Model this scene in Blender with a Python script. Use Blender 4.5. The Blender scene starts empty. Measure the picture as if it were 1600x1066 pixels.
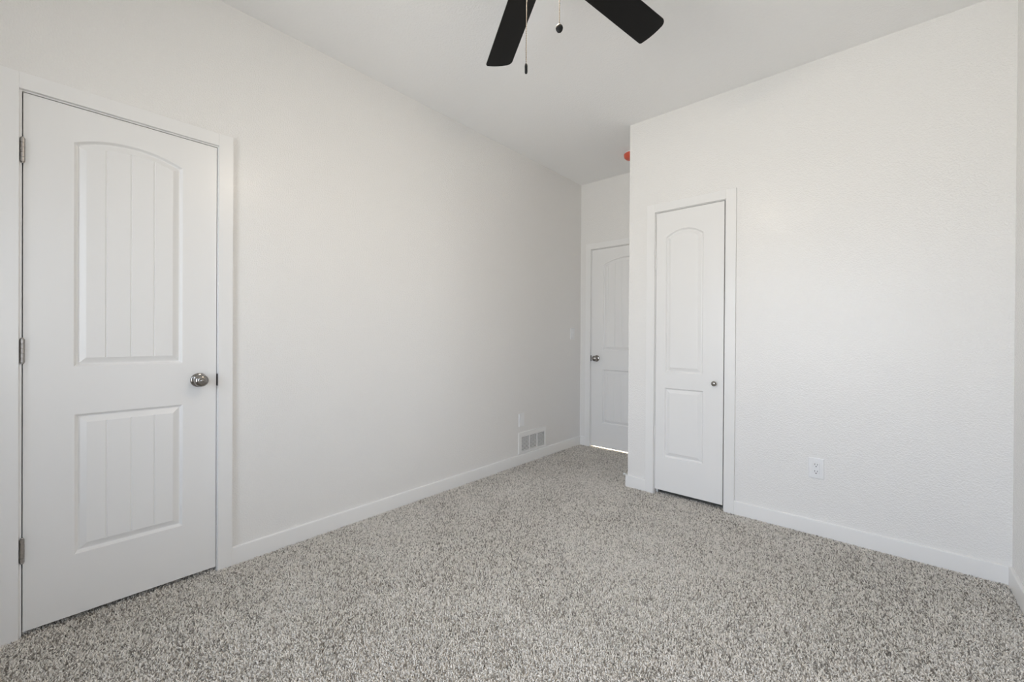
import bpy, bmesh, math, random
import numpy as np
from mathutils import Vector, Matrix
from mathutils.geometry import tessellate_polygon

# ------------------------------------------------------------------ camera, sky, light, exposure
scene = bpy.context.scene
COL = scene.collection
scene.view_settings.view_transform = 'Standard'
scene.view_settings.look = 'None'
scene.view_settings.gamma = 1.0
scene.view_settings.use_curve_mapping = False
scene.view_settings.exposure = 0.76
scene.cycles.max_bounces = 16
scene.cycles.diffuse_bounces = 10
scene.cycles.glossy_bounces = 6
scene.cycles.caustics_reflective = False
scene.cycles.caustics_refractive = False
scene.cycles.sample_clamp_indirect = 6.0

cam_d = bpy.data.cameras.new('camera')
cam_d.sensor_fit = 'HORIZONTAL'
cam_d.sensor_width = 36.0
cam_d.lens = 654.14 / 1600.0 * 36.0
cam_d.shift_y = -(533.0 - 529.18) / 1600.0
cam_d.clip_start = 0.02
cam = bpy.data.objects.new('camera', cam_d)
COL.objects.link(cam)
CF = Vector((-0.66168466, 0.749773, -0.00372114))
CR = Vector((0.74974973, 0.66169404, 0.00602843))
CU = Vector((-0.00698221, -0.001199, 0.99997491))
M = Matrix.Identity(4)
for r in range(3):
    M[r][0], M[r][1], M[r][2] = CR[r], CU[r], -CF[r]
M[0][3], M[1][3], M[2][3] = 2.4205, 0.0, 1.1378
cam.matrix_world = M
scene.camera = cam

SKY = 5.0            # daylight brightness
SKY_COL = (0.80, 0.91, 1.08)      # blue sky above the horizon
GROUND_COL = (0.93, 0.945, 0.935)   # sunlit ground and houses below it
LAMP = 70.0          # frosted bowl of the fan light
LAMP_COL = (1.0, 0.85, 0.67)
world = bpy.data.worlds.new('sky')
scene.world = world
world.use_nodes = True
wn = world.node_tree
bg = wn.nodes['Background']
_tc = wn.nodes.new('ShaderNodeTexCoord'); _sx = wn.nodes.new('ShaderNodeSeparateXYZ')
_mr = wn.nodes.new('ShaderNodeMapRange'); _mr.interpolation_type = 'SMOOTHSTEP'
_mr.inputs['From Min'].default_value = -0.12; _mr.inputs['From Max'].default_value = 0.18
_mx = wn.nodes.new('ShaderNodeMix'); _mx.data_type = 'RGBA'
_mx.inputs[6].default_value = (*GROUND_COL, 1); _mx.inputs[7].default_value = (*SKY_COL, 1)
wn.links.new(_tc.outputs['Generated'], _sx.inputs[0]); wn.links.new(_sx.outputs['Z'], _mr.inputs['Value'])
wn.links.new(_mr.outputs['Result'], _mx.inputs[0]); wn.links.new(_mx.outputs[2], bg.inputs[0])
bg.inputs[1].default_value = SKY

# ------------------------------------------------------------------ dimensions (metres)
H = 2.765            # ceiling
YB = 3.851           # entry alcove back wall
YC = 3.0047          # closet front wall
XC = 0.9645          # closet outer corner
XR = 2.8846          # right wall
Y0 = -1.2            # window wall behind the camera
T = 0.115            # wall thickness
FZ = -0.010          # carpet backing
WX0, WX1, WZ0, WZ1 = 0.70, 2.78, 0.50, 2.25   # window opening in the wall behind the camera
RY0, RY1, RZ0, RZ1 = -0.75, -0.13, 0.70, 2.15   # unseen window added in the right wall to even out the light

for _sx, _sy, _loc, _rot in ((WX1 - WX0, WZ1 - WZ0, ((WX0 + WX1) / 2, Y0 - T - 0.01, (WZ0 + WZ1) / 2), (90, 0, 0)),
                             (RY1 - RY0, RZ1 - RZ0, (XR + T + 0.01, (RY0 + RY1) / 2, (RZ0 + RZ1) / 2), (90, 0, 90))):  # second portal serves the added fill window
    portal_d = bpy.data.lights.new('window_daylight', 'AREA')
    portal_d.shape = 'RECTANGLE'
    portal_d.size, portal_d.size_y = _sx, _sy
    portal_d.cycles.is_portal = True                  # samples the sky through the window opening
    portal = bpy.data.objects.new('window_daylight', portal_d)
    COL.objects.link(portal)
    portal.location = _loc
    portal.rotation_euler = [math.radians(v) for v in _rot]

# ------------------------------------------------------------------ helpers
ORIG = {}


def link(name, bm, mat, parent=None, origin=None, smooth=False, sharp=40, bevel=0.0, seg=2, recalc=True):
    """Turn a world-space bmesh into ONE object whose origin sits at its base."""
    if recalc:
        bmesh.ops.recalc_face_normals(bm, faces=bm.faces[:])
    if bevel > 0:
        ed = [e for e in bm.edges if len(e.link_faces) == 2 and e.calc_face_angle(0) > 0.6]
        bmesh.ops.bevel(bm, geom=ed, offset=bevel, segments=seg, profile=0.5, affect='EDGES', clamp_overlap=True)
    me = bpy.data.meshes.new(name)
    co = [v.co for v in bm.verts]
    if origin is None:
        mn = Vector((min(c.x for c in co), min(c.y for c in co), min(c.z for c in co)))
        mx = Vector((max(c.x for c in co), max(c.y for c in co), max(c.z for c in co)))
        origin = Vector(((mn.x + mx.x) / 2, (mn.y + mx.y) / 2, mn.z))
    origin = Vector(origin)
    for v in bm.verts:
        v.co -= origin
    if smooth:
        for f in bm.faces:
            f.smooth = True
        for e in bm.edges:
            if len(e.link_faces) == 2 and e.calc_face_angle(0) > math.radians(sharp):
                e.smooth = False
    bm.to_mesh(me)
    bm.free()
    if mat is not None:
        me.materials.append(mat)
    o = bpy.data.objects.new(name, me)
    COL.objects.link(o)
    if parent is not None:
        o.parent = parent
        o.location = origin - ORIG[parent]
    else:
        o.location = origin
    ORIG[o] = origin
    return o


def tag(o, label=None, cat=None, group=None, kind=None):
    if label: o['label'] = label
    if cat: o['category'] = cat
    if group: o['group'] = group
    if kind: o['kind'] = kind
    return o


def struct(o, label, cat):
    return tag(o, label, cat, kind='structure')


def empty(name, loc, label, cat, group=None):
    o = bpy.data.objects.new(name, None)
    o.empty_display_size = 0.05
    COL.objects.link(o)
    o.location = loc
    ORIG[o] = Vector(loc)
    return tag(o, label, cat, group)


def box(bm, a, b):
    x0, y0, z0 = [min(p, q) for p, q in zip(a, b)]
    x1, y1, z1 = [max(p, q) for p, q in zip(a, b)]
    v = [bm.verts.new(c) for c in ((x0, y0, z0), (x1, y0, z0), (x1, y1, z0), (x0, y1, z0),
                                   (x0, y0, z1), (x1, y0, z1), (x1, y1, z1), (x0, y1, z1))]
    for f in ((0, 3, 2, 1), (4, 5, 6, 7), (0, 1, 5, 4), (1, 2, 6, 5), (2, 3, 7, 6), (3, 0, 4, 7)):
        bm.faces.new([v[i] for i in f])
    return bm


def boxes(*pairs):
    bm = bmesh.new()
    for a, b in pairs:
        box(bm, a, b)
    return bm


def lathe(bm, prof, base, axis, seg=32, cap=True):
    """prof: list of (radius, height) along axis from base."""
    axis = Vector(axis).normalized()
    t = Vector((0, 0, 1)) if abs(axis.z) < 0.9 else Vector((1, 0, 0))
    e1 = axis.cross(t).normalized()
    e2 = axis.cross(e1)
    base = Vector(base)
    rings = []
    for r, h in prof:
        if r < 1e-6:
            rings.append([bm.verts.new(base + axis * h)])
        else:
            rings.append([bm.verts.new(base + axis * h + (e1 * math.cos(k * math.tau / seg) + e2 * math.sin(k * math.tau / seg)) * r)
                          for k in range(seg)])
    for a, b in zip(rings, rings[1:]):
        for k in range(seg):
            k2 = (k + 1) % seg
            if len(a) == 1 and len(b) == 1: continue
            if len(a) == 1: bm.faces.new((a[0], b[k2], b[k]))
            elif len(b) == 1: bm.faces.new((a[k], a[k2], b[0]))
            else: bm.faces.new((a[k], a[k2], b[k2], b[k]))
    if cap:
        for R in (rings[0], rings[-1]):
            if len(R) > 2: bm.faces.new(R)
    return bm


def prism(bm, pts, off):
    """Extrude polygon pts (list of 3-vectors) by vector off."""
    a = [bm.verts.new(p) for p in pts]
    b = [bm.verts.new(Vector(p) + Vector(off)) for p in pts]
    bm.faces.new(a)
    bm.faces.new(b[::-1])
    n = len(pts)
    for i in range(n):
        bm.faces.new((a[i], b[i], b[(i + 1) % n], a[(i + 1) % n]))
    return bm


# ------------------------------------------------------------------ materials
def mat(name, col, rough=0.5, metal=0.0, spec=0.5, emis=None, estr=0.0):
    m = bpy.data.materials.new(name)
    m.use_nodes = True
    p = m.node_tree.nodes['Principled BSDF']
    p.inputs['Base Color'].default_value = (*col, 1)
    p.inputs['Roughness'].default_value = rough
    p.inputs['Metallic'].default_value = metal
    p.inputs['Specular IOR Level'].default_value = spec
    if emis:
        p.inputs['Emission Color'].default_value = (*emis, 1)
        p.inputs['Emission Strength'].default_value = estr
    return m


def add_bump(m, scale, dist, strength=1.0, detail=3.0, rough=0.55, sharpen=None):
    n, l = m.node_tree.nodes, m.node_tree.links
    p = n['Principled BSDF']
    geo = n.new('ShaderNodeNewGeometry')
    tex = n.new('ShaderNodeTexNoise')
    tex.inputs['Scale'].default_value = scale
    tex.inputs['Detail'].default_value = detail
    tex.inputs['Roughness'].default_value = rough
    l.new(geo.outputs['Position'], tex.inputs['Vector'])
    src = tex.outputs['Fac']
    if sharpen:
        mr = n.new('ShaderNodeMapRange')
        mr.interpolation_type = 'SMOOTHSTEP'
        mr.inputs['From Min'].default_value = sharpen[0]
        mr.inputs['From Max'].default_value = sharpen[1]
        l.new(src, mr.inputs['Value'])
        src = mr.outputs['Result']
    b = n.new('ShaderNodeBump')
    b.inputs['Distance'].default_value = dist
    b.inputs['Strength'].default_value = strength
    l.new(src, b.inputs['Height'])
    l.new(b.outputs['Normal'], p.inputs['Normal'])
    return m


WALL = add_bump(mat('wall_paint', (0.80, 0.79, 0.773), 0.19, spec=0.5), 150.0, 0.0008, 1.0, 2.0, 0.5, (0.34, 0.68))
CEIL = add_bump(mat('ceiling_paint', (0.87, 0.87, 0.868), 0.9, spec=0.2), 95.0, 0.0008, 0.6, 2.0, 0.5, (0.38, 0.68))
TRIM = mat('trim_paint', (0.80, 0.795, 0.785), 0.30, spec=0.5)
DOOR = add_bump(mat('door_paint', (0.80, 0.795, 0.785), 0.30, spec=0.5), 400.0, 0.00015, 0.5)
NICKEL = add_bump(mat('satin_nickel', (0.33, 0.315, 0.295), 0.18, metal=1.0), 900.0, 0.00004, 0.4)
HINGE = add_bump(mat('brushed_hinge_metal', (0.42, 0.40, 0.38), 0.36, metal=1.0), 700.0, 0.0001, 0.5)
DARKMETAL = mat('dark_bronze_metal', (0.035, 0.03, 0.028), 0.4, metal=0.8)
PLASTIC = mat('white_plastic', (0.80, 0.805, 0.815), 0.3)
SLOT = mat('slot_dark', (0.02, 0.02, 0.02), 0.7)
VENTP = mat('vent_enamel', (0.80, 0.80, 0.79), 0.4)
DUCT = mat('duct_dark', (0.16, 0.16, 0.155), 0.8)
BLACK = add_bump(mat('blade_black', (0.0045, 0.0042, 0.004), 0.5, spec=0.18), 60.0, 0.0004, 0.3)
FANMET = mat('fan_black_metal', (0.02, 0.018, 0.016), 0.35, metal=0.6)
PULL = mat('pull_black', (0.008, 0.008, 0.008), 0.5, spec=0.25)
CHAIN = mat('chain_metal', (0.13, 0.115, 0.10), 0.5, metal=1.0)
RED = mat('red_plastic', (0.62, 0.10, 0.055), 0.45)
RUBBER = mat('white_rubber', (0.82, 0.82, 0.80), 0.6)
GLOW = mat('frosted_lamp_glass', (0.9, 0.88, 0.84), 0.5, emis=LAMP_COL, estr=LAMP)
HALLF = mat('hall_floor', (0.78, 0.74, 0.68), 0.5)
OUTG = mat('window_vinyl', (0.85, 0.85, 0.85), 0.4)

glass = bpy.data.materials.new('window_glass')
glass.use_nodes = True
_n, _l = glass.node_tree.nodes, glass.node_tree.links
_n.clear()
_o = _n.new('ShaderNodeOutputMaterial'); _t = _n.new('ShaderNodeBsdfTransparent')
_g = _n.new('ShaderNodeBsdfGlossy'); _g.inputs['Roughness'].default_value = 0.02
_f = _n.new('ShaderNodeFresnel'); _x = _n.new('ShaderNodeMixShader')
_l.new(_f.outputs[0], _x.inputs[0]); _l.new(_t.outputs[0], _x.inputs[1]); _l.new(_g.outputs[0], _x.inputs[2])
_l.new(_x.outputs[0], _o.inputs[0])

# carpet yarn: colour per tuft from the attribute «yarn»
YARN = mat('carpet_yarn', (0.4, 0.4, 0.4), 0.95, spec=0.1)
_n, _l = YARN.node_tree.nodes, YARN.node_tree.links
_a = _n.new('ShaderNodeAttribute'); _a.attribute_name = 'yarn'
_r = _n.new('ShaderNodeValToRGB')
cr = _r.color_ramp
cr.elements[0].position = 0.0; cr.elements[0].color = (0.20, 0.182, 0.158, 1)
cr.elements[1].position = 1.0; cr.elements[1].color = (0.95, 0.915, 0.86, 1)
for pos, c in ((0.22, (0.41, 0.38, 0.338)), (0.40, (0.68, 0.642, 0.585)), (0.70, (0.90, 0.86, 0.80))):
    e = cr.elements.new(pos); e.color = (*c, 1)
_l.new(_a.outputs['Fac'], _r.inputs['Fac'])
_l.new(_r.outputs['Color'], _n['Principled BSDF'].inputs['Base Color'])
BACKING = add_bump(mat('carpet_backing', (0.5, 0.47, 0.43), 1.0, spec=0.05), 250.0, 0.004, 1.0)

# ------------------------------------------------------------------ room shell
D1 = dict(a=-0.0365, b=0.5737, z0=0.013, z1=2.045)      # left door slab (along y)
D2 = dict(a=1.1775, b=1.6365, z0=0.031, z1=2.0475)      # narrow closet door slab (along x)
D3 = dict(a=0.1375, b=0.8995, z0=0.006, z1=2.052)       # entry door slab (along x)
JT = 0.018
GAP = {1: (0.0032, 0.0028), 2: (0.0030, 0.0065), 3: (0.0028, 0.003)}


def opening(d, k, top=0.0035):
    g = GAP[k]
    return d['a'] - g[0] - JT, d['b'] + g[1] + JT, d['z1'] + top + JT


o1, o2, o3 = opening(D1, 1), opening(D2, 2), opening(D3, 3)

struct(link('floor', boxes(((-0.9, Y0 - T, -0.12), (XR + T, YB + 0.06, FZ))), BACKING), 'grey carpeted bedroom floor', 'floor')
struct(link('ceiling', boxes(((-0.9, Y0 - T, H), (XR + T, YB + 1.4, H + 0.1))), CEIL), 'flat white painted ceiling with the fan', 'ceiling')


def wall(name, pairs, label, m=WALL):
    return struct(link(name, boxes(*pairs), m), label, 'wall')


wall('wall_left', [((-T, Y0 - T, -0.12), (0, o1[0], H)), ((-T, o1[1], -0.12), (0, YB + T, H)), ((-T, o1[0], o1[2]), (0, o1[1], H))],
     'long white left wall with a panelled door, vent and outlet')
wall('wall_entry', [((0, YB, -0.12), (o3[0], YB + T, H)), ((o3[1], YB, -0.12), (XR, YB + T, H)), ((o3[0], YB, o3[2]), (o3[1], YB + T, H))],
     'short white wall around the entry door at the far end')
wall('wall_closet', [((XC, YC, -0.12), (o2[0], YC + T, H)), ((o2[1], YC, -0.12), (XR, YC + T, H)), ((o2[0], YC, o2[2]), (o2[1], YC + T, H))],
     'white wall with the narrow closet door and glossy paint')
wall('wall_closet_side', [((XC, YC + T, -0.12), (XC + T, YB, H))], 'white closet side wall turning into the entry alcove')
wall('wall_right', [((XR, Y0 - T, -0.12), (XR + T, RY0, H)), ((XR, RY1, -0.12), (XR + T, YB + T, H)),
                    ((XR, RY0, -0.12), (XR + T, RY1, RZ0)), ((XR, RY0, RZ1), (XR + T, RY1, H))], 'white right wall seen as a sliver at the right edge')
wall('wall_back', [((0, Y0 - T, -0.12), (WX0, Y0, H)), ((WX1, Y0 - T, -0.12), (XR, Y0, H)),
                   ((WX0, Y0 - T, -0.12), (WX1, Y0, WZ0)), ((WX0, Y0 - T, WZ1), (WX1, Y0, H))],
     'white window wall behind the camera')
# small dark cupboard behind the left door, bright hall behind the entry door
wall('wall_cupboard', [((-0.9, -0.35, -0.12), (-0.8, 0.95, H)), ((-0.8, -0.35, -0.12), (-T, -0.25, H)), ((-0.8, 0.85, -0.12), (-T, 0.95, H))],
     'cupboard walls behind the left door')
wall('wall_hall', [((-0.15, YB + 1.3, -0.12), (1.35, YB + 1.4, H)), ((-0.25, YB + T, -0.12), (-0.15, YB + 1.4, H)), ((1.25, YB + T, -0.12), (1.35, YB + 1.3, H))],
     'hall walls beyond the entry door')
struct(link('floor_hall', boxes(((-0.25, YB + 0.06, -0.12), (1.35, YB + 1.4, FZ + 0.006))), HALLF), 'brightly lit hall floor seen under the entry door', 'floor')
hl = bpy.data.lights.new('hall_lamp_light', 'AREA')
hl.shape = 'DISK'; hl.size = 0.35; hl.energy = 260; hl.color = (1.0, 0.93, 0.83)
hlo = bpy.data.objects.new('hall_lamp_light', hl); COL.objects.link(hlo); hlo.location = (0.55, YB + 0.55, H - 0.03)

# window behind the camera, and one added beside it as fill light
def window(name, mp, a, b, z0, z1, label):
    """mp(u, v, n): n = depth outward from the inner wall face."""
    bm = bmesh.new()
    f, mid = 0.05, (a + b) / 2
    for u0, u1, v0, v1, n0, n1 in ((a, a + f, z0, z1, 0.04, 0.09), (b - f, b, z0, z1, 0.04, 0.09), (a + f, b - f, z0, z0 + f, 0.04, 0.09),
                                   (a + f, b - f, z1 - f, z1, 0.04, 0.09), (mid - 0.025, mid + 0.025, z0 + f, z1 - f, 0.045, 0.085)):
        box(bm, mp(u0, v0, n0), mp(u1, v1, n1))
    w = struct(link(name, bm, OUTG), label, 'window')
    link('pane', box(bmesh.new(), mp(a + f, z0 + f, 0.064), mp(b - f, z1 - f, 0.068)), glass, w)


window('window_1', lambda u, v, n: Vector((u, Y0 - n, v)), WX0, WX1, WZ0, WZ1, 'white sliding window in the wall behind the camera')
window('window_fill', lambda u, v, n: Vector((XR + n, u, v)), RY0, RY1, RZ0, RZ1, 'unseen white sliding window added in the right wall for fill light')


# ------------------------------------------------------------------ baseboards
def base_profile(bm, p, q, n, h=0.083, t=0.013):
    """baseboard from p to q (xy), n = outward normal (xy)."""
    p, q, n = Vector((*p, 0)), Vector((*q, 0)), Vector((*n, 0))
    prof = [(0, FZ), (t, FZ), (t, h - 0.005)]
    for k in range(1, 5):
        a = k / 4 * math.pi / 2
        prof.append((t - 0.005 + 0.005 * math.cos(a), h - 0.005 + 0.005 * math.sin(a)))
    prof.append((0, h))
    prism(bm, [p + n * a + Vector((0, 0, b)) for a, b in prof], q - p)
    return bm


def baseboard(name, segs, label):
    bm = bmesh.new()
    for s in segs:
        base_profile(bm, *s)
    return struct(link(name, bm, TRIM, smooth=True, sharp=35), label, 'baseboard')


C1 = dict(l=-0.0463, r=0.5795, t=2.0535)     # casing inner edges
C2 = dict(l=1.1705, r=1.6500, t=2.0545)
C3 = dict(l=0.1300, r=0.9070, t=2.0605)
CW = 0.060
baseboard('baseboard_left', [((0, Y0), (0, C1['l'] - CW), (1, 0)), ((0, C1['r'] + CW), (0, YB), (1, 0))], 'white baseboard along the left wall')
baseboard('baseboard_entry', [((0.013, YB), (C3['l'] - CW, YB), (0, -1))], 'short white baseboard beside the entry door')
baseboard('baseboard_closet', [((XC - 0.013, YC), (C2['l'] - CW, YC), (0, -1)), ((C2['r'] + CW, YC), (XR, YC), (0, -1))],
          'white baseboard along the closet wall')
baseboard('baseboard_closet_side', [((XC, YC), (XC, YB - 0.016), (-1, 0))], 'white baseboard on the closet side wall')
baseboard('baseboard_right', [((XR, Y0), (XR, YC - 0.013), (-1, 0))], 'white baseboard along the right wall')
baseboard('baseboard_back', [((0.013, Y0), (XR - 0.013, Y0), (0, 1))], 'white baseboard under the window')


# ------------------------------------------------------------------ doors
def mapper(kind):
    if kind == 'x':                     # wall facing +x, u runs along y
        return lambda u, v, n: Vector((n, u, v))
    if kind == 'closet':                # wall facing -y, u runs along x
        return lambda u, v, n: Vector((u, YC - n, v))
    return lambda u, v, n: Vector((u, YB - n, v))


def panel_samples(f0, f1, grooves):
    us = set(np.round(np.linspace(f0, f1, 25), 5))
    dep = {}
    for g in grooves:
        us = {u for u in us if abs(u - g) > 0.006}
        for du, d in ((-0.0032, 0), (-0.0008, -0.0026), (0.0008, -0.0026), (0.0032, 0)):
            us.add(round(g + du, 5)); dep[round(g + du, 5)] = d
    us = sorted(us)
    return us, [dep.get(u, 0.0) for u in us]


def door_slab(mp, d, panels, thick=0.035):
    """moulded two panel slab; panel = (u0,u1,z0,zspring,zapex,grooves)."""
    bm = bmesh.new()
    loops = []
    a, b, z0, z1 = d['a'], d['b'], d['z0'], d['z1']
    outer = [(a, z0), (b, z0), (b, z1), (a, z1)]
    loops.append([bm.verts.new(mp(u, v, 0)) for u, v in outer])
    polys = [[Vector((u, v, 0)) for u, v in outer]]
    prof = [(0.0, 0.0), (0.0016, -0.0010), (0.0085, -0.0115), (0.0112, -0.0125), (0.0135, -0.0120), (0.0350, -0.0018), (0.0370, -0.0016)]
    for (u0, u1, pz0, zs, za, grooves) in panels:
        ins = prof[-1][0]
        us, gd = panel_samples(u0 + ins, u1 - ins, grooves)
        uc, hw = (u0 + u1) / 2, (u1 - u0) / 2
        s = za - zs
        R = (hw * hw + s * s) / (2 * s) if s > 1e-6 else None

        def top(u, off):
            if R is None: return zs - off
            return (za - R) + math.sqrt(max((R - off) ** 2 - (u - uc) ** 2, 0))
        rings = []
        for off, dep in prof:
            sc = (hw - off) / (hw - ins)
            uu = [uc + (u - uc) * sc for u in us]
            last = off == ins
            tp = [bm.verts.new(mp(u, top(u, off), dep + (g if last else 0))) for u, g in zip(uu, gd)]
            bt = [bm.verts.new(mp(u, pz0 + off, dep + (g if last else 0))) for u, g in zip(uu, gd)]
            rings.append((bt, tp, uu, off))
        for (b0, t0, _, _), (b1, t1, _, _) in zip(rings, rings[1:]):
            r0, r1 = b0 + t0[::-1], b1 + t1[::-1]
            n = len(r0)
            for i in range(n):
                j = (i + 1) % n
                bm.faces.new((r0[i], r0[j], r1[j], r1[i]))
        bt, tp = rings[-1][0], rings[-1][1]
        for i in range(len(bt) - 1):
            bm.faces.new((bt[i], bt[i + 1], tp[i + 1], tp[i]))
        bt, tp, uu, off = rings[0]
        loops.append(bt + tp[::-1])
        polys.append([Vector((u, pz0, 0)) for u in uu] + [Vector((u, top(u, 0), 0)) for u in uu[::-1]])
    flat = [v for lp in loops for v in lp]
    for tri in tessellate_polygon(polys):
        try:
            bm.faces.new([flat[i] for i in tri])
        except ValueError:
            pass
    f = loops[0]
    k = [bm.verts.new(mp(u, v, -thick)) for u, v in outer]
    bm.faces.new(k)
    for i in range(4):
        bm.faces.new((f[i], f[(i + 1) % 4], k[(i + 1) % 4], k[i]))
    return bm


def frame(name, mp, d, c, k, label, cut=None):
    """flat casing on the wall + jamb and stop as its parts."""
    bm = bmesh.new()
    l, r, t = c['l'], c['r'], c['t']
    rr = cut if cut else r + CW

    def bx(b_, u0, u1, v0, v1, n0, n1):
        return box(b_, mp(u0, v0, n0), mp(u1, v1, n1))
    bx(bm, l - CW, l, FZ, t + CW, 0, 0.016)
    bx(bm, r, rr, FZ, t + CW, 0, 0.016)
    bx(bm, l, r, t, t + CW, 0, 0.016)
    tr = struct(link(name, bm, TRIM, bevel=0.0012, seg=2), label, 'door trim')
    g = GAP[k]
    ja, jb, jt = d['a'] - g[0], d['b'] + g[1], d['z1'] + 0.0035
    bm = bmesh.new()
    bx(bm, ja - JT, ja, FZ, jt + JT, -T, 0)
    bx(bm, jb, jb + JT, FZ, jt + JT, -T, 0)
    bx(bm, ja, jb, jt, jt + JT, -T, 0)
    jb_o = link('jamb', bm, TRIM, tr)
    bm = bmesh.new()
    bx(bm, ja, ja + 0.011, FZ, jt, -0.072, -0.037)
    bx(bm, jb - 0.011, jb, FZ, jt, -0.072, -0.037)
    bx(bm, ja + 0.011, jb - 0.011, jt - 0.011, jt, -0.072, -0.037)
    link('stop', bm, TRIM, jb_o)
    return tr


def knob(parent, mp, u, v, normal):
    ax = mp(0, 0, 1) - mp(0, 0, 0)
    b = mp(u, v, 0)
    rose = [(0.033, 0.0), (0.033, 0.003), (0.0315, 0.006), (0.028, 0.0085), (0.016, 0.0105), (0.0125, 0.012), (0.0115, 0.02),
            (0.012, 0.026), (0.0165, 0.031), (0.023, 0.036), (0.0272, 0.042), (0.0285, 0.048), (0.0272, 0.054), (0.0235, 0.0592),
            (0.018, 0.0625), (0.0135, 0.0638), (0.0118, 0.0640), (0.0112, 0.0628)]
    k = link('door_knob', lathe(bmesh.new(), rose + [(0, 0.0625)], b, ax, 48), NICKEL, parent, smooth=True, sharp=50)
    bmb = lathe(bmesh.new(), [(0.0088, 0.062), (0.0088, 0.0655), (0.0075, 0.0668), (0, 0.067)], b, ax, 28)
    link('lock_button', bmb, NICKEL, k, smooth=True, sharp=50)
    return k


def hinge(parent, mp, u, zc, n, m, hh=0.0445, r=0.0068):
    b = mp(u, zc - hh, n)
    prof = [(0, -0.005), (0.0035, -0.0045), (0.0048, -0.002), (0.004, 0.0)]
    L = 2 * hh
    for i in range(5):
        a0, a1 = L * i / 5 + 0.0006, L * (i + 1) / 5 - 0.0006
        prof += [(r * 0.82, a0), (r, a0 + 0.0006), (r, a1 - 0.0006), (r * 0.82, a1)]
    prof += [(0.004, L), (0.0048, L + 0.002), (0.0035, L + 0.0045), (0, L + 0.005)]
    h = link('hinge', lathe(bmesh.new(), prof, b, (0, 0, 1), 20), m, parent, smooth=True, sharp=50)
    bm = bmesh.new()
    box(bm, mp(u - 0.0012, zc - hh, -0.030), mp(u - 0.0002, zc + hh, n - 0.002))
    box(bm, mp(u + 0.0002, zc - hh, -0.030), mp(u + 0.0012, zc + hh, n - 0.002))
    link('hinge_leaf', bm, m, h)
    return h


# --- left door
mp1 = mapper('x')
frame('trim_1', mp1, D1, C1, 1, 'white flat casing around the door on the left wall')
P1 = [(0.0950, 0.4425, 1.0080, 1.9050, 1.9470, (0.189, 0.2665, 0.343)),
      (0.0975, 0.4450, 0.2550, 0.8170, 0.8170, (0.191, 0.2680, 0.345))]
d1 = struct(link('door_1', door_slab(mp1, D1, P1), DOOR), 'white plank panel door with three steel hinges on left wall', 'door')
knob(d1, mp1, 0.5045, 0.9255, 1)
for z in (1.8275, 1.0745, 0.322):
    hinge(d1, mp1, D1['a'] - 0.0018, z, 0.0050, HINGE)
bm = boxes(((-0.028, 0.5738, 0.897), (-0.0005, 0.5745, 0.954)))
link('latch_plate', bm, DARKMETAL, d1)
bm = bmesh.new()
box(bm, (-0.030, 0.5762, 0.893), (0.0015, 0.5769, 0.951))
box(bm, (0.0002, 0.5762, 0.893), (0.0024, 0.5858, 0.951))
sp = link('strike_plate', bm, DARKMETAL, next(o for o in COL.objects if o.name == 'trim_1'), bevel=0.0004, seg=1)

# --- narrow closet door
mp2 = mapper('closet')
frame('trim_2', mp2, D2, C2, 2, 'white flat casing around the narrow closet door')
P2 = [(1.2480, 1.5055, 0.8890, 1.8640, 1.9130, ()), (1.2455, 1.5105, 0.2760, 0.7775, 0.7775, ())]
d2 = struct(link('door_2', door_slab(mp2, D2, P2), DOOR), 'narrow white two panel closet door with small round knob', 'door')
ax = Vector((0, -1, 0))
kp = [(0.0095, 0), (0.0095, 0.003), (0.006, 0.005), (0.0055, 0.011), (0.010, 0.0155), (0.0155, 0.019), (0.0172, 0.0235), (0.0155, 0.028), (0.010, 0.0312), (0.004, 0.0325), (0, 0.0327)]
link('cabinet_knob', lathe(bmesh.new(), kp, mp2(1.5845, 0.834, 0), ax, 32), NICKEL, d2, smooth=True, sharp=60)
for z in (1.6755, 0.458):
    hinge(d2, mp2, D2['a'] - 0.0015, z, 0.0040, TRIM, hh=0.038, r=0.005)

# --- entry door in the alcove
mp3 = mapper('entry')
frame('trim_3', mp3, D3, C3, 3, 'white flat casing around the entry door in the alcove', cut=XC - 0.0002)
gr = tuple(0.5185 + (i - 2.5) * 0.0765 for i in range(6))
P3 = [(0.2680, 0.7690, 1.0080, 1.8880, 1.9450, gr), (0.2680, 0.7690, 0.2550, 0.8080, 0.8080, gr)]
d3 = struct(link('door_3', door_slab(mp3, D3, P3), DOOR), 'white plank panel entry door half hidden in the alcove', 'door')
knob(d3, mp3, 0.1990, 0.9210, 1)
link('strike_plate', boxes(((0.1300, YB - 0.0035, 0.890), (0.1365, YB + 0.02, 0.950))), DARKMETAL, next(o for o in COL.objects if o.name == 'trim_3'))
for z in (1.83, 1.08, 0.33):
    hinge(d3, mp3, D3['b'] + 0.0015, z, 0.0050, HINGE)


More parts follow.
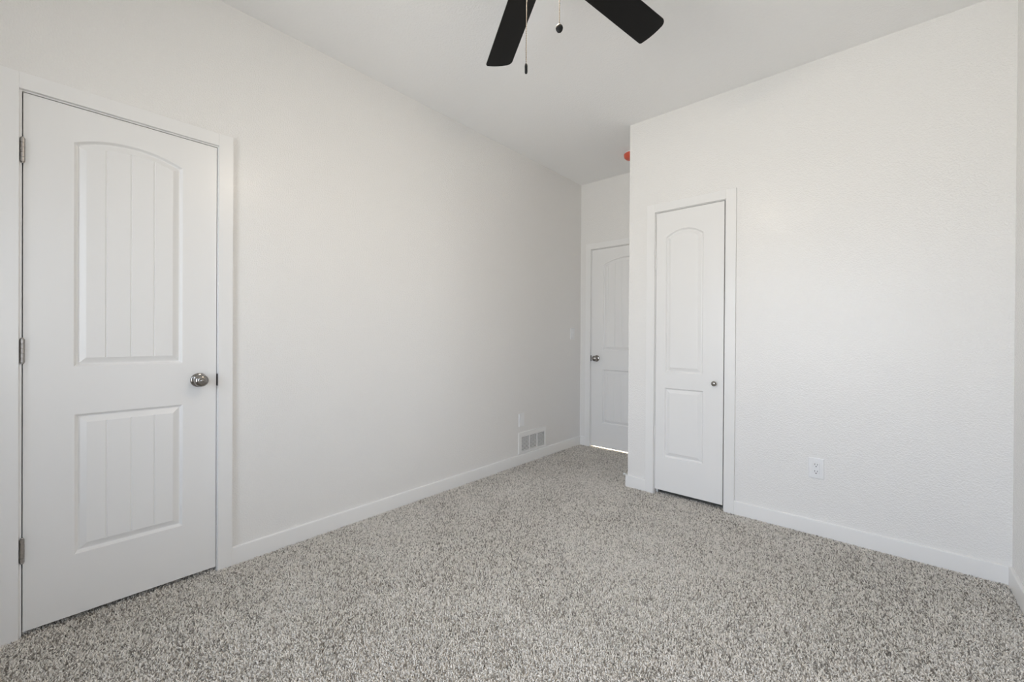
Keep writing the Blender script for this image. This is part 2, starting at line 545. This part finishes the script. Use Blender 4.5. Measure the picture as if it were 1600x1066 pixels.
# ------------------------------------------------------------------ wall plates
def plate(mp, u, v, w, h, name, label, cat, device, group=None):
    """wall plate with a rectangular device; device = 'outlet' | 'rocker'."""
    ax = mp(0, 0, 1) - mp(0, 0, 0)
    e = empty(name, mp(u, v, 0), label, cat, group)
    bm = bmesh.new()
    oval = []
    for off, n in ((0, 0.0), (0, 0.0032), (0.0022, 0.0062), (0.0042, 0.0070)):
        oval.append([bm.verts.new(mp(u + sx * (w / 2 - off), v + sy * (h / 2 - off), n)) for sx, sy in ((-1, -1), (1, -1), (1, 1), (-1, 1))])
    for a, b in zip(oval, oval[1:]):
        for i in range(4):
            bm.faces.new((a[i], a[(i + 1) % 4], b[(i + 1) % 4], b[i]))
    dw, dh = 0.0335, 0.0670
    hole = [bm.verts.new(mp(u + sx * dw / 2, v + sy * dh / 2, 0.0070)) for sx, sy in ((-1, -1), (1, -1), (1, 1), (-1, 1))]
    hole2 = [bm.verts.new(mp(u + sx * dw / 2, v + sy * dh / 2, 0.0030)) for sx, sy in ((-1, -1), (1, -1), (1, 1), (-1, 1))]
    for a, b in ((oval[-1], hole), (hole, hole2)):
        for i in range(4):
            bm.faces.new((a[i], a[(i + 1) % 4], b[(i + 1) % 4], b[i]))
    bm.faces.new(hole2)
    bm.faces.new(oval[0][::-1])
    link('cover_plate', bm, PLASTIC, e)
    iw, ih = dw - 0.0012, dh - 0.0012
    if device == 'rocker':
        bm = bmesh.new()
        pts = [mp(u - iw / 2, v - ih / 2, 0.002), mp(u - iw / 2, v - ih / 2, 0.0077), mp(u - iw / 2, v, 0.0090), mp(u - iw / 2, v + ih / 2, 0.0115), mp(u - iw / 2, v + ih / 2, 0.002)]
        prism(bm, pts, mp(iw, 0, 0) - mp(0, 0, 0))
        link('rocker', bm, PLASTIC, e)
    else:
        bm = bmesh.new()
        box(bm, mp(u - iw / 2, v - ih / 2, 0.002), mp(u + iw / 2, v + ih / 2, 0.0080))
        rc = link('receptacle' if device == 'outlet' else 'insert', bm, PLASTIC, e, bevel=0.0008, seg=2)
        for s in (0.0195, -0.0195) if device == 'outlet' else ():
            bm = bmesh.new()
            box(bm, mp(u - 0.0075, v + s - 0.001, 0.0075), mp(u - 0.0050, v + s + 0.0085, 0.00815))
            box(bm, mp(u + 0.0050, v + s - 0.001, 0.0075), mp(u + 0.0072, v + s + 0.0075, 0.00815))
            lathe(bm, [(0, 0.0075), (0.0030, 0.0075), (0.0030, 0.00815), (0, 0.00815)], mp(u, v + s - 0.0085, 0), ax, 14)
            link('socket_slot', bm, SLOT, rc)
    for s in (1, -1):
        link('screw', lathe(bmesh.new(), [(0, 0.0065), (0.0030, 0.0065), (0.0030, 0.0075), (0.002, 0.0079), (0, 0.0079)], mp(u, v + s * 0.0475, 0), ax, 12), PLASTIC, e, smooth=True)
    return e


plate(mp2, 2.1405, 0.3835, 0.0735, 0.1190, 'power_outlet', 'white power outlet on the closet wall to the right of the narrow door', 'outlet', 'outlet')
plate(mp1, 2.8765, 0.3930, 0.0735, 0.1160, 'wall_plate', 'small white wall plate on the left wall just above the vent', 'wall plate', 'blank')
plate(mp1, 3.6935, 1.1735, 0.0735, 0.1160, 'light_switch', 'white rocker light switch on the left wall near the entry door', 'switch', 'rocker')

# ------------------------------------------------------------------ return air vent, low on the left wall
va, vb, vz0, vz1 = 2.834, 3.2435, 0.0905, 0.2840
ga, gb, gz0, gz1 = 2.8765, 3.2160, 0.1130, 0.2415
ve = empty('air_vent', (0, (va + vb) / 2, vz0), 'white louvred air vent low on the left wall above the baseboard', 'vent')
bm = bmesh.new()
rings = []
for off, n in ((0, 0.0), (0, 0.0025), (0.004, 0.0060), (None, 0.0060), (None, 0.0015)):
    if off is None:
        q = [(ga, gz0), (gb, gz0), (gb, gz1), (ga, gz1)]
    else:
        q = [(va + off, vz0 + off), (vb - off, vz0 + off), (vb - off, vz1 - off), (va + off, vz1 - off)]
    rings.append([bm.verts.new((n, u, v)) for u, v in q])
for a, b in zip(rings, rings[1:]):
    for i in range(4):
        bm.faces.new((a[i], a[(i + 1) % 4], b[(i + 1) % 4], b[i]))
link('vent_frame', bm, VENTP, ve)
link('duct_mouth', boxes(((0.0004, ga, gz0), (0.0010, gb, gz1))), DUCT, ve)
bm = bmesh.new()
ns = 11
for i in range(ns):
    z = gz0 + (i + 0.5) * (gz1 - gz0) / ns
    prism(bm, [(0.0012, ga, z + 0.0030), (0.0046, ga, z - 0.0022), (0.0054, ga, z - 0.0018), (0.0020, ga, z + 0.0034)], (0, gb - ga, 0))
link('louver', bm, VENTP, ve)
for y in ((ga + (gb - ga) / 3), (ga + 2 * (gb - ga) / 3)):
    link('mullion', boxes(((0.0012, y - 0.0045, gz0), (0.0060, y + 0.0045, gz1))), VENTP, ve)

# ------------------------------------------------------------------ door stop and detector
ds = empty('door_stop', (XC - 0.013, YC + 0.045, 0.060), 'small white door stop sticking out of the closet side baseboard', 'door stop')
sb = (XC - 0.013, YC + 0.045, 0.069)
link('stop_rod', lathe(bmesh.new(), [(0, 0), (0.011, 0), (0.011, 0.003), (0.005, 0.006), (0.0045, 0.030), (0, 0.030)], sb, (-1, 0, 0), 20), RUBBER, ds, smooth=True)
link('stop_tip', lathe(bmesh.new(), [(0, 0.030), (0.0075, 0.030), (0.008, 0.034), (0.008, 0.042), (0.006, 0.045), (0, 0.0455)], sb, (-1, 0, 0), 20), RUBBER, ds, smooth=True)

sd = empty('smoke_detector', (0.765, 3.465, H), 'red covered smoke detector on the alcove ceiling, half hidden by closet corner', 'smoke detector')
link('base_plate', lathe(bmesh.new(), [(0, 0), (0.070, 0), (0.070, 0.010), (0, 0.010)], (0.765, 3.465, H), (0, 0, -1), 40), PLASTIC, sd, smooth=True)
link('dust_cover', lathe(bmesh.new(), [(0, 0.010), (0.073, 0.010), (0.074, 0.020), (0.069, 0.036), (0.058, 0.047), (0.035, 0.054), (0, 0.056)], (0.765, 3.465, H), (0, 0, -1), 40), RED, sd, smooth=True)

# ------------------------------------------------------------------ ceiling fan
HX, HY, HZ = 1.554, 1.1265, 2.4682
fan = empty('ceiling_fan', (HX, HY, H), 'black five blade ceiling fan with two pull chains', 'ceiling fan')
UP = (0, 0, 1)
link('canopy', lathe(bmesh.new(), [(0, 0), (0.065, 0), (0.065, 0.012), (0.055, 0.04), (0.03, 0.055), (0, 0.055)], (HX, HY, H), (0, 0, -1), 40), FANMET, fan, smooth=True)
link('downrod', lathe(bmesh.new(), [(0.012, 0), (0.012, 0.16)], (HX, HY, 2.56), UP, 20), FANMET, fan, smooth=True)
link('motor_housing', lathe(bmesh.new(), [(0, -0.045), (0.085, -0.045), (0.105, -0.03), (0.108, 0.05), (0.095, 0.085), (0.05, 0.105), (0, 0.105)], (HX, HY, HZ), UP, 48), FANMET, fan, smooth=True)
lk = link('light_fitter', lathe(bmesh.new(), [(0, 0), (0.095, 0), (0.098, 0.010), (0.080, 0.028), (0, 0.028)], (HX, HY, HZ - 0.073), UP, 48), FANMET, fan, smooth=True)
link('lamp_bowl', lathe(bmesh.new(), [(0.086, 0.0), (0.084, -0.008), (0.072, -0.026), (0.050, -0.040), (0.025, -0.047), (0, -0.049)], (HX, HY, HZ - 0.0735), UP, 40, cap=False), GLOW, lk, smooth=True)


def blade(az, pitch=math.radians(-12.674)):
    er = Vector((math.cos(az), math.sin(az), 0)); et = Vector((-math.sin(az), math.cos(az), 0))
    cr_, sr_ = math.cos(pitch), math.sin(pitch)
    c = Vector((HX, HY, HZ))
    tt = et * cr_ + Vector((0, 0, sr_)); nn = er.cross(tt)

    def P(r, s, n=0): return c + er * r + tt * s + nn * n
    rc, re_, bow = 0.644, 0.6640, 2.2
    hw1, hw0 = 0.0652, 0.0585

    def hw(r): return hw0 + (hw1 - hw0) * (r - 0.25) / (rc - 0.25)

    def fillet(sgn, rad):
        """rounded tip corner, from the long edge round to the end."""
        c_r = re_ - bow * (hw(rc) - rad) ** 2 - rad
        return [(c_r + rad * math.sin(k / 8 * math.pi / 2), sgn * (hw(c_r) - rad + rad * math.cos(k / 8 * math.pi / 2))) for k in range(9)]
    out = [(0.175, -0.036), (0.21, -0.054)]
    out += [(r, -hw(r)) for r in (0.25, 0.35, 0.45, 0.55)]
    out += fillet(-1, 0.030)
    out += [(re_ - bow * q * q, q) for q in (-0.02, 0.0, 0.02, 0.035)]
    out += fillet(1, 0.013)[::-1]
    out += [(r, hw(r)) for r in (0.55, 0.45, 0.35, 0.25)]
    out += [(0.21, 0.054), (0.175, 0.036)]
    b = link('blade', prism(bmesh.new(), [P(r, s, -0.003) for r, s in out], nn * 0.006), BLACK, fan, origin=P(0.175, 0), bevel=0.0015, seg=2)
    bm = bmesh.new()
    ir = [(0.09, -0.016), (0.16, -0.014), (0.20, -0.040), (0.235, -0.036), (0.25, -0.012), (0.25, 0.012), (0.235, 0.036), (0.20, 0.040), (0.16, 0.014), (0.09, 0.016)]
    prism(bm, [P(r, s, 0.003) for r, s in ir], nn * 0.005)
    link('blade_iron', bm, FANMET, b, bevel=0.001, seg=1)


for az in (80.415, 146.36, 219.87, 293.38, 366.89):
    blade(math.radians(az))


def chain(x, y, z0, z1):
    bm = bmesh.new()
    lathe(bm, [(0.0011, z0), (0.0011, z1)], (x, y, 0), UP, 8)
    n = int((z1 - z0) / 0.0055)
    for i in range(n):
        z = z0 + 0.003 + i * 0.0055
        lathe(bm, [(0.0011, z - 0.0018), (0.0019, z - 0.0008), (0.0019, z + 0.0008), (0.0011, z + 0.0018)], (x, y, 0), UP, 8, cap=False)
    return link('pull_chain', bm, CHAIN, fan, smooth=True, recalc=False)


c1 = chain(1.568, 1.0258, 2.0057, 2.400)
link('chain_pull', lathe(bmesh.new(), [(0, -0.031), (0.0036, -0.030), (0.0044, -0.026), (0.0046, -0.006), (0.0036, -0.001), (0.0018, 0.002), (0, 0.002)], (1.568, 1.0258, 2.0057), UP, 20), PULL, c1, smooth=True)
c2 = chain(1.6464, 1.0956, 2.1344, 2.400)
bm = bmesh.new()
lathe(bm, [(0, -0.030), (0.006, -0.028), (0.0105, -0.022), (0.0125, -0.0145), (0.0105, -0.007), (0.006, -0.0015), (0.002, 0.0005), (0, 0.0005)], (1.6464, 1.0956, 2.1344), UP, 24)
for v in bm.verts:      # flattened medallion, turned a little
    p = v.co - Vector((1.6464, 1.0956, 0))
    d = Vector((0.82, 0.57, 0))
    t_ = Vector((-0.57, 0.82, 0))
    v.co = Vector((1.6464, 1.0956, v.co.z)) + d * p.dot(d) * 0.95 + t_ * p.dot(t_) * 0.4
link('chain_pull', bm, PULL, c2, smooth=True)

# ------------------------------------------------------------------ carpet pile
rng = np.random.default_rng(7)


def tufts():
    P = []
    cx, cy = 2.4205, 0.0
    for (x0, x1, y0, y1) in ((0.014, XR - 0.014, Y0 + 0.014, -0.2), (0.014, XR - 0.014, -0.2, YC - 0.013), (0.014, XC - 0.014, YC - 0.013, YB + 0.030), (D2['a'], D2['b'], YC - 0.013, YC + 0.05)):
        sp = 0.0057 if y1 > 0 else 0.0085
        nx, ny = int((x1 - x0) / sp), int((y1 - y0) / sp)
        gx, gy = np.meshgrid(np.arange(nx), np.arange(ny))
        q = np.stack([gx.ravel(), gy.ravel()], 1).astype(float)
        q += rng.uniform(0, 1, q.shape)
        q[:, 0] = x0 + q[:, 0] * (x1 - x0) / nx
        q[:, 1] = y0 + q[:, 1] * (y1 - y0) / ny
        P.append(q)
    ny = int((D1['b'] - D1['a']) / 0.0066)          # strip under the left door
    q = rng.uniform(0, 1, (ny * 8, 2))
    q[:, 0] = -0.05 + q[:, 0] * 0.064
    q[:, 1] = D1['a'] + q[:, 1] * (D1['b'] - D1['a'])
    P.append(q)
    return np.concatenate(P)


def smooth_noise(p, scale, seed):
    r = np.random.default_rng(seed)
    v = np.zeros(len(p))
    for k in range(14):
        a = r.uniform(0, math.tau); f = scale * r.uniform(0.5, 1.6)
        v += np.sin((p[:, 0] * math.cos(a) + p[:, 1] * math.sin(a)) * f + r.uniform(0, math.tau))
    return v / math.sqrt(7)


p2 = tufts()
N = len(p2)
ang = rng.uniform(0, math.tau, N)
lean = rng.uniform(0.003, 0.0095, N)
nap = 0.6 * smooth_noise(p2, 5.0, 3) + 0.6 * smooth_noise(p2, 17.0, 11)
hgt = rng.uniform(0.0075, 0.0125, N)
hgt[(p2[:, 1] > YB - 0.08)] *= 0.55
rad = rng.uniform(0.0015, 0.0024, N)
bend = rng.uniform(-1.1, 1.1, N)
a2 = ang + bend
base = np.stack([p2[:, 0], p2[:, 1], np.full(N, FZ - 0.0005)], 1)
mid = base.copy(); mid[:, 0] += np.cos(ang) * lean * 0.45; mid[:, 1] += np.sin(ang) * lean * 0.45; mid[:, 2] += hgt * 0.72
tip = mid.copy(); tip[:, 0] += np.cos(a2) * lean * 0.9 + 0.0012 * nap; tip[:, 1] += np.sin(a2) * lean * 0.9 - 0.0012 * nap; tip[:, 2] = base[:, 2] + hgt
V = np.zeros((N, 7, 3))
for k in range(3):
    th = rng.uniform(0, math.tau, N) if k == 0 else th + math.tau / 3
    off = np.stack([np.cos(th), np.sin(th), np.zeros(N)], 1)
    V[:, k] = base + off * (rad * 0.9)[:, None]
    V[:, 3 + k] = mid + off * rad[:, None] * 1.15
V[:, 6] = tip
V[:, :, 0] = np.clip(V[:, :, 0], -0.055, XR - 0.006)
room = p2[:, 0] > 0.01
V[room, :, 0] = np.maximum(V[room, :, 0], 0.006)
quads = np.array([[0, 1, 4, 3], [1, 2, 5, 4], [2, 0, 3, 5]])
tris = np.array([[3, 4, 6], [4, 5, 6], [5, 3, 6]])
per = np.concatenate([quads.ravel(), tris.ravel()])
loops = (per[None, :] + (np.arange(N) * 7)[:, None]).ravel().astype(np.int32)
tot = np.array([4, 4, 4, 3, 3, 3]); sta = np.concatenate([[0], np.cumsum(tot)[:-1]])
starts = (sta[None, :] + (np.arange(N) * 21)[:, None]).ravel().astype(np.int32)
totals = np.tile(tot, N).astype(np.int32)
me = bpy.data.meshes.new('carpet_pile')
me.vertices.add(N * 7); me.loops.add(len(loops)); me.polygons.add(N * 6)
me.vertices.foreach_set('co', V.astype(np.float32).ravel())
me.loops.foreach_set('vertex_index', loops)
me.polygons.foreach_set('loop_start', starts)
me.polygons.foreach_set('loop_total', totals)
me.polygons.foreach_set('use_smooth', np.ones(N * 6, dtype=bool))
me.update(calc_edges=True)
yarn = np.where(rng.uniform(0, 1, N) < 0.30, rng.normal(0.22, 0.13, N), rng.normal(0.76, 0.17, N))
yarn = np.clip(yarn + 0.055 * nap, 0, 1)
at = me.attributes.new('yarn', 'FLOAT', 'POINT')
at.data.foreach_set('value', np.repeat(yarn, 7).astype(np.float32))
me.materials.append(YARN)
cp = bpy.data.objects.new('carpet_pile', me)
COL.objects.link(cp)
tag(cp, 'speckled grey and beige cut pile carpet covering the floor', 'carpet', kind='stuff')
